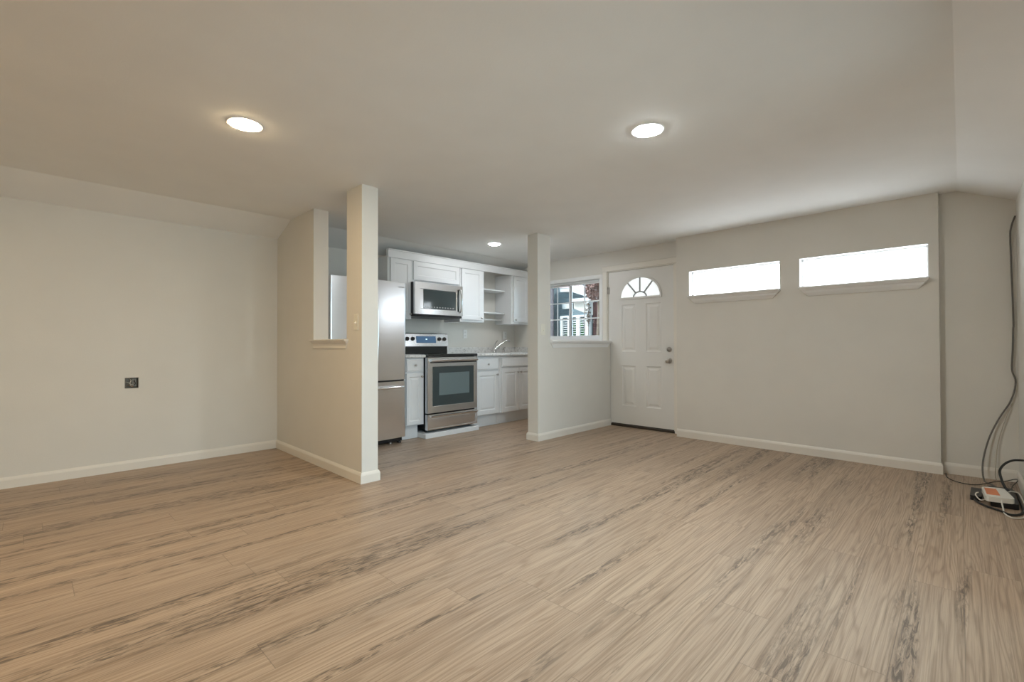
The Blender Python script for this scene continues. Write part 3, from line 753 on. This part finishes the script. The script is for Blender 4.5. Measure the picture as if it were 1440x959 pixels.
cable('ethernet_cable', [(4.330, -.178, .050), (4.305, -.176, .044), (4.262, -.180, .018), (4.195, -.184, .005), (4.128, -.213, .005), (4.180, -.262, .005), (4.36, -.288, .005), (4.60, -.287, .010), (4.68, -.27, .04), (4.64, -.235, .052), (4.622, -.222, .052)], .0042, 'cableW', 'white cable looping on the floor in front of the router')
cable('white_cord', [(4.52, -.075, .040), (4.50, -.063, .038), (4.43, -.061, .037), (4.385, -.080, .022), (4.375, -.098, .030), (4.36, -.108, .048), (4.40, -.105, .05)], .0038, 'cableW', 'short white cord curling round the black power adapter')
cable('floor_wire', [(5.190, .10, .005), (5.038, .090, .005), (4.929, .037, .005), (4.90, -.040, .005), (4.96, -.10, .006), (5.03, -.17, .024), (5.10, -.23, .026), (5.198, -.285, .03), (5.15, -.295, .03), (5.03, -.262, .012), (4.9, -.25, .008)], .003, 'cableB', 'thin dark wire trailing along the baseboard behind the router')

# ------------------------------------------------------------------ outdoors, seen through the kitchen window
struct('ground', MB().box(-12, 16, -14, 16, -.35, -.14), 'conc')
t = thing('neighbour_house', 'blue-grey house with white gable trim outside the kitchen window', 'house', (9.2, 7.0, -.12))
HXF = 8.72
build('wall', MB().box(HXF, HXF + 2.5, 5.9, 10.2, -.12, 2.6), 'siding', t)
hm = lambda a, z, x: (x, a, z)
build('roof', MB().prism([(6.62, 2.44), (6.33, 2.47), (6.00, 2.36), (5.76, 2.205), (5.76, 2.150), (5.97, 2.235), (6.28, 2.345), (6.60, 2.36)], hm, 8.42, HXF + 2.5), 'roof', t)
build('gable_trim', MB().prism([(6.60, 2.365), (6.28, 2.345), (5.97, 2.235), (5.78, 2.155), (5.78, 2.108), (5.97, 2.150), (6.285, 2.262), (6.60, 2.28)], hm, 8.44, HXF), 'houseW', t)
build('beam', MB().box(8.46, HXF, 5.745, 6.33, 2.035, 2.100), 'houseW', t)
build('upper_panel', MB().box(8.60, HXF, 5.87, 6.33, 1.73, 2.035), 'cream', t)
build('pediment', MB().prism([(6.33, 1.735), (5.88, 1.735), (5.88, 1.80), (6.02, 1.775), (6.33, 1.885)], hm, 8.57, 8.60), 'siding', t)
build('trim_band', MB().box(8.60, HXF, 6.42, 6.665, 1.90, 2.035), 'houseW', t)
build('post', MB().box(8.46, 8.56, 5.825, 5.885, -.12, 2.035), 'houseW', t)
def louvre(label, y0, y1, bays):
    t = thing('louvred_screen', label, 'screen', (8.5, (y0 + y1) / 2, -.12), 'white louvred screens')
    fr = MB(); F = .035
    fr.box(8.48, 8.52, y0, y1, 1.69, 1.73).box(8.48, 8.52, y0, y1, -.12, .5)
    ed = [y0] + [v for b in bays for v in b] + [y1]
    for a, b in zip(ed[::2], ed[1::2]): fr.box(8.48, 8.52, a, b, .5, 1.69)
    build('frame', fr, 'houseW', t)
    for a, b in bays:
        sl = MB()
        for i in range(22):
            z = .56 + i * .05; sl.prism([(8.485, z), (8.489, z), (8.519, z + .019), (8.515, z + .019)], lambda u, v, w_: (u, w_, v), a, b)
        build('slats', sl, 'houseW', t)
louvre('white louvred screen outside the kitchen window, left of the mullion', 6.385, 6.640, [(6.425, 6.560)])
louvre('wide white louvred screen with two bays outside the kitchen window', 5.888, 6.350, [(5.965, 6.085), (6.185, 6.290)])
def leaves(n, c, r, size, mb):
    for _ in range(n):
        while True:
            v = Vector([random.uniform(-1, 1) for _ in range(3)])
            if v.length < 1: break
        p = Vector(c) + Vector((v.x * r[0], v.y * r[1], v.z * r[2]))
        q = Matrix.Rotation(random.uniform(0, 6.28), 3, Vector([random.uniform(-1, 1) for _ in range(3)]).normalized())
        s = size * random.uniform(.6, 1.3)
        mb.bm.faces.new([mb.bm.verts.new(p + q @ Vector(k)) for k in ((-s, 0, 0), (0, -.5 * s, .1 * s), (s, 0, 0), (0, .5 * s, .1 * s))])
    return mb
t = thing('hedge', 'green hedge growing behind the white louvred screens', 'hedge', (8.6, 6.25, -.12))
hb = leaves(2600, (8.625, 6.27, .8), (.06, .42, .86), .026, MB())
build('foliage', hb, 'leafg', t)
st = MB()
for i in range(6): st.tube([(8.61, 5.98 + i * .11, -.12), (8.60, 5.99 + i * .11, 1.2)], .012, 6)
build('stem', st, 'bark', t)
tag(build('wooden_fence', MB().box(8.60, 8.64, 3.6, 5.82, -.12, 2.0), 'fence'), 'reddish brown board fence seen through the right window sash', 'fence')
tag(build('dark_fence', MB().box(8.30, 8.34, 6.70, 9.2, -.12, 2.6), 'dark'), 'dark board fence seen at the left edge of the kitchen window', 'fence')
t = thing('tree', 'russet-leaved tree rising above the reddish fence outside', 'tree', (8.22, 5.42, -.12))
build('trunk', MB().tube([(8.22, 5.42, -.12), (8.21, 5.44, 1.0), (8.23, 5.42, 1.8), (8.22, 5.43, 2.3)], .04, 10, 3, .02), 'bark', t)
build('crown', leaves(1500, (8.22, 5.42, 2.22), (.26, .31, .27), .035, MB()), 'leafr', t)
t = thing('climbing_plant', 'small dark leafy climber hanging on the white house post', 'plant', (8.42, 5.82, -.12))
build('foliage', leaves(160, (8.40, 5.80, 1.75), (.04, .07, .28), .026, MB()), 'bark', t)
build('stem', MB().tube([(8.42, 5.82, -.12), (8.41, 5.81, 1.2), (8.42, 5.80, 1.95)], .008, 6, 3), 'bark', t)
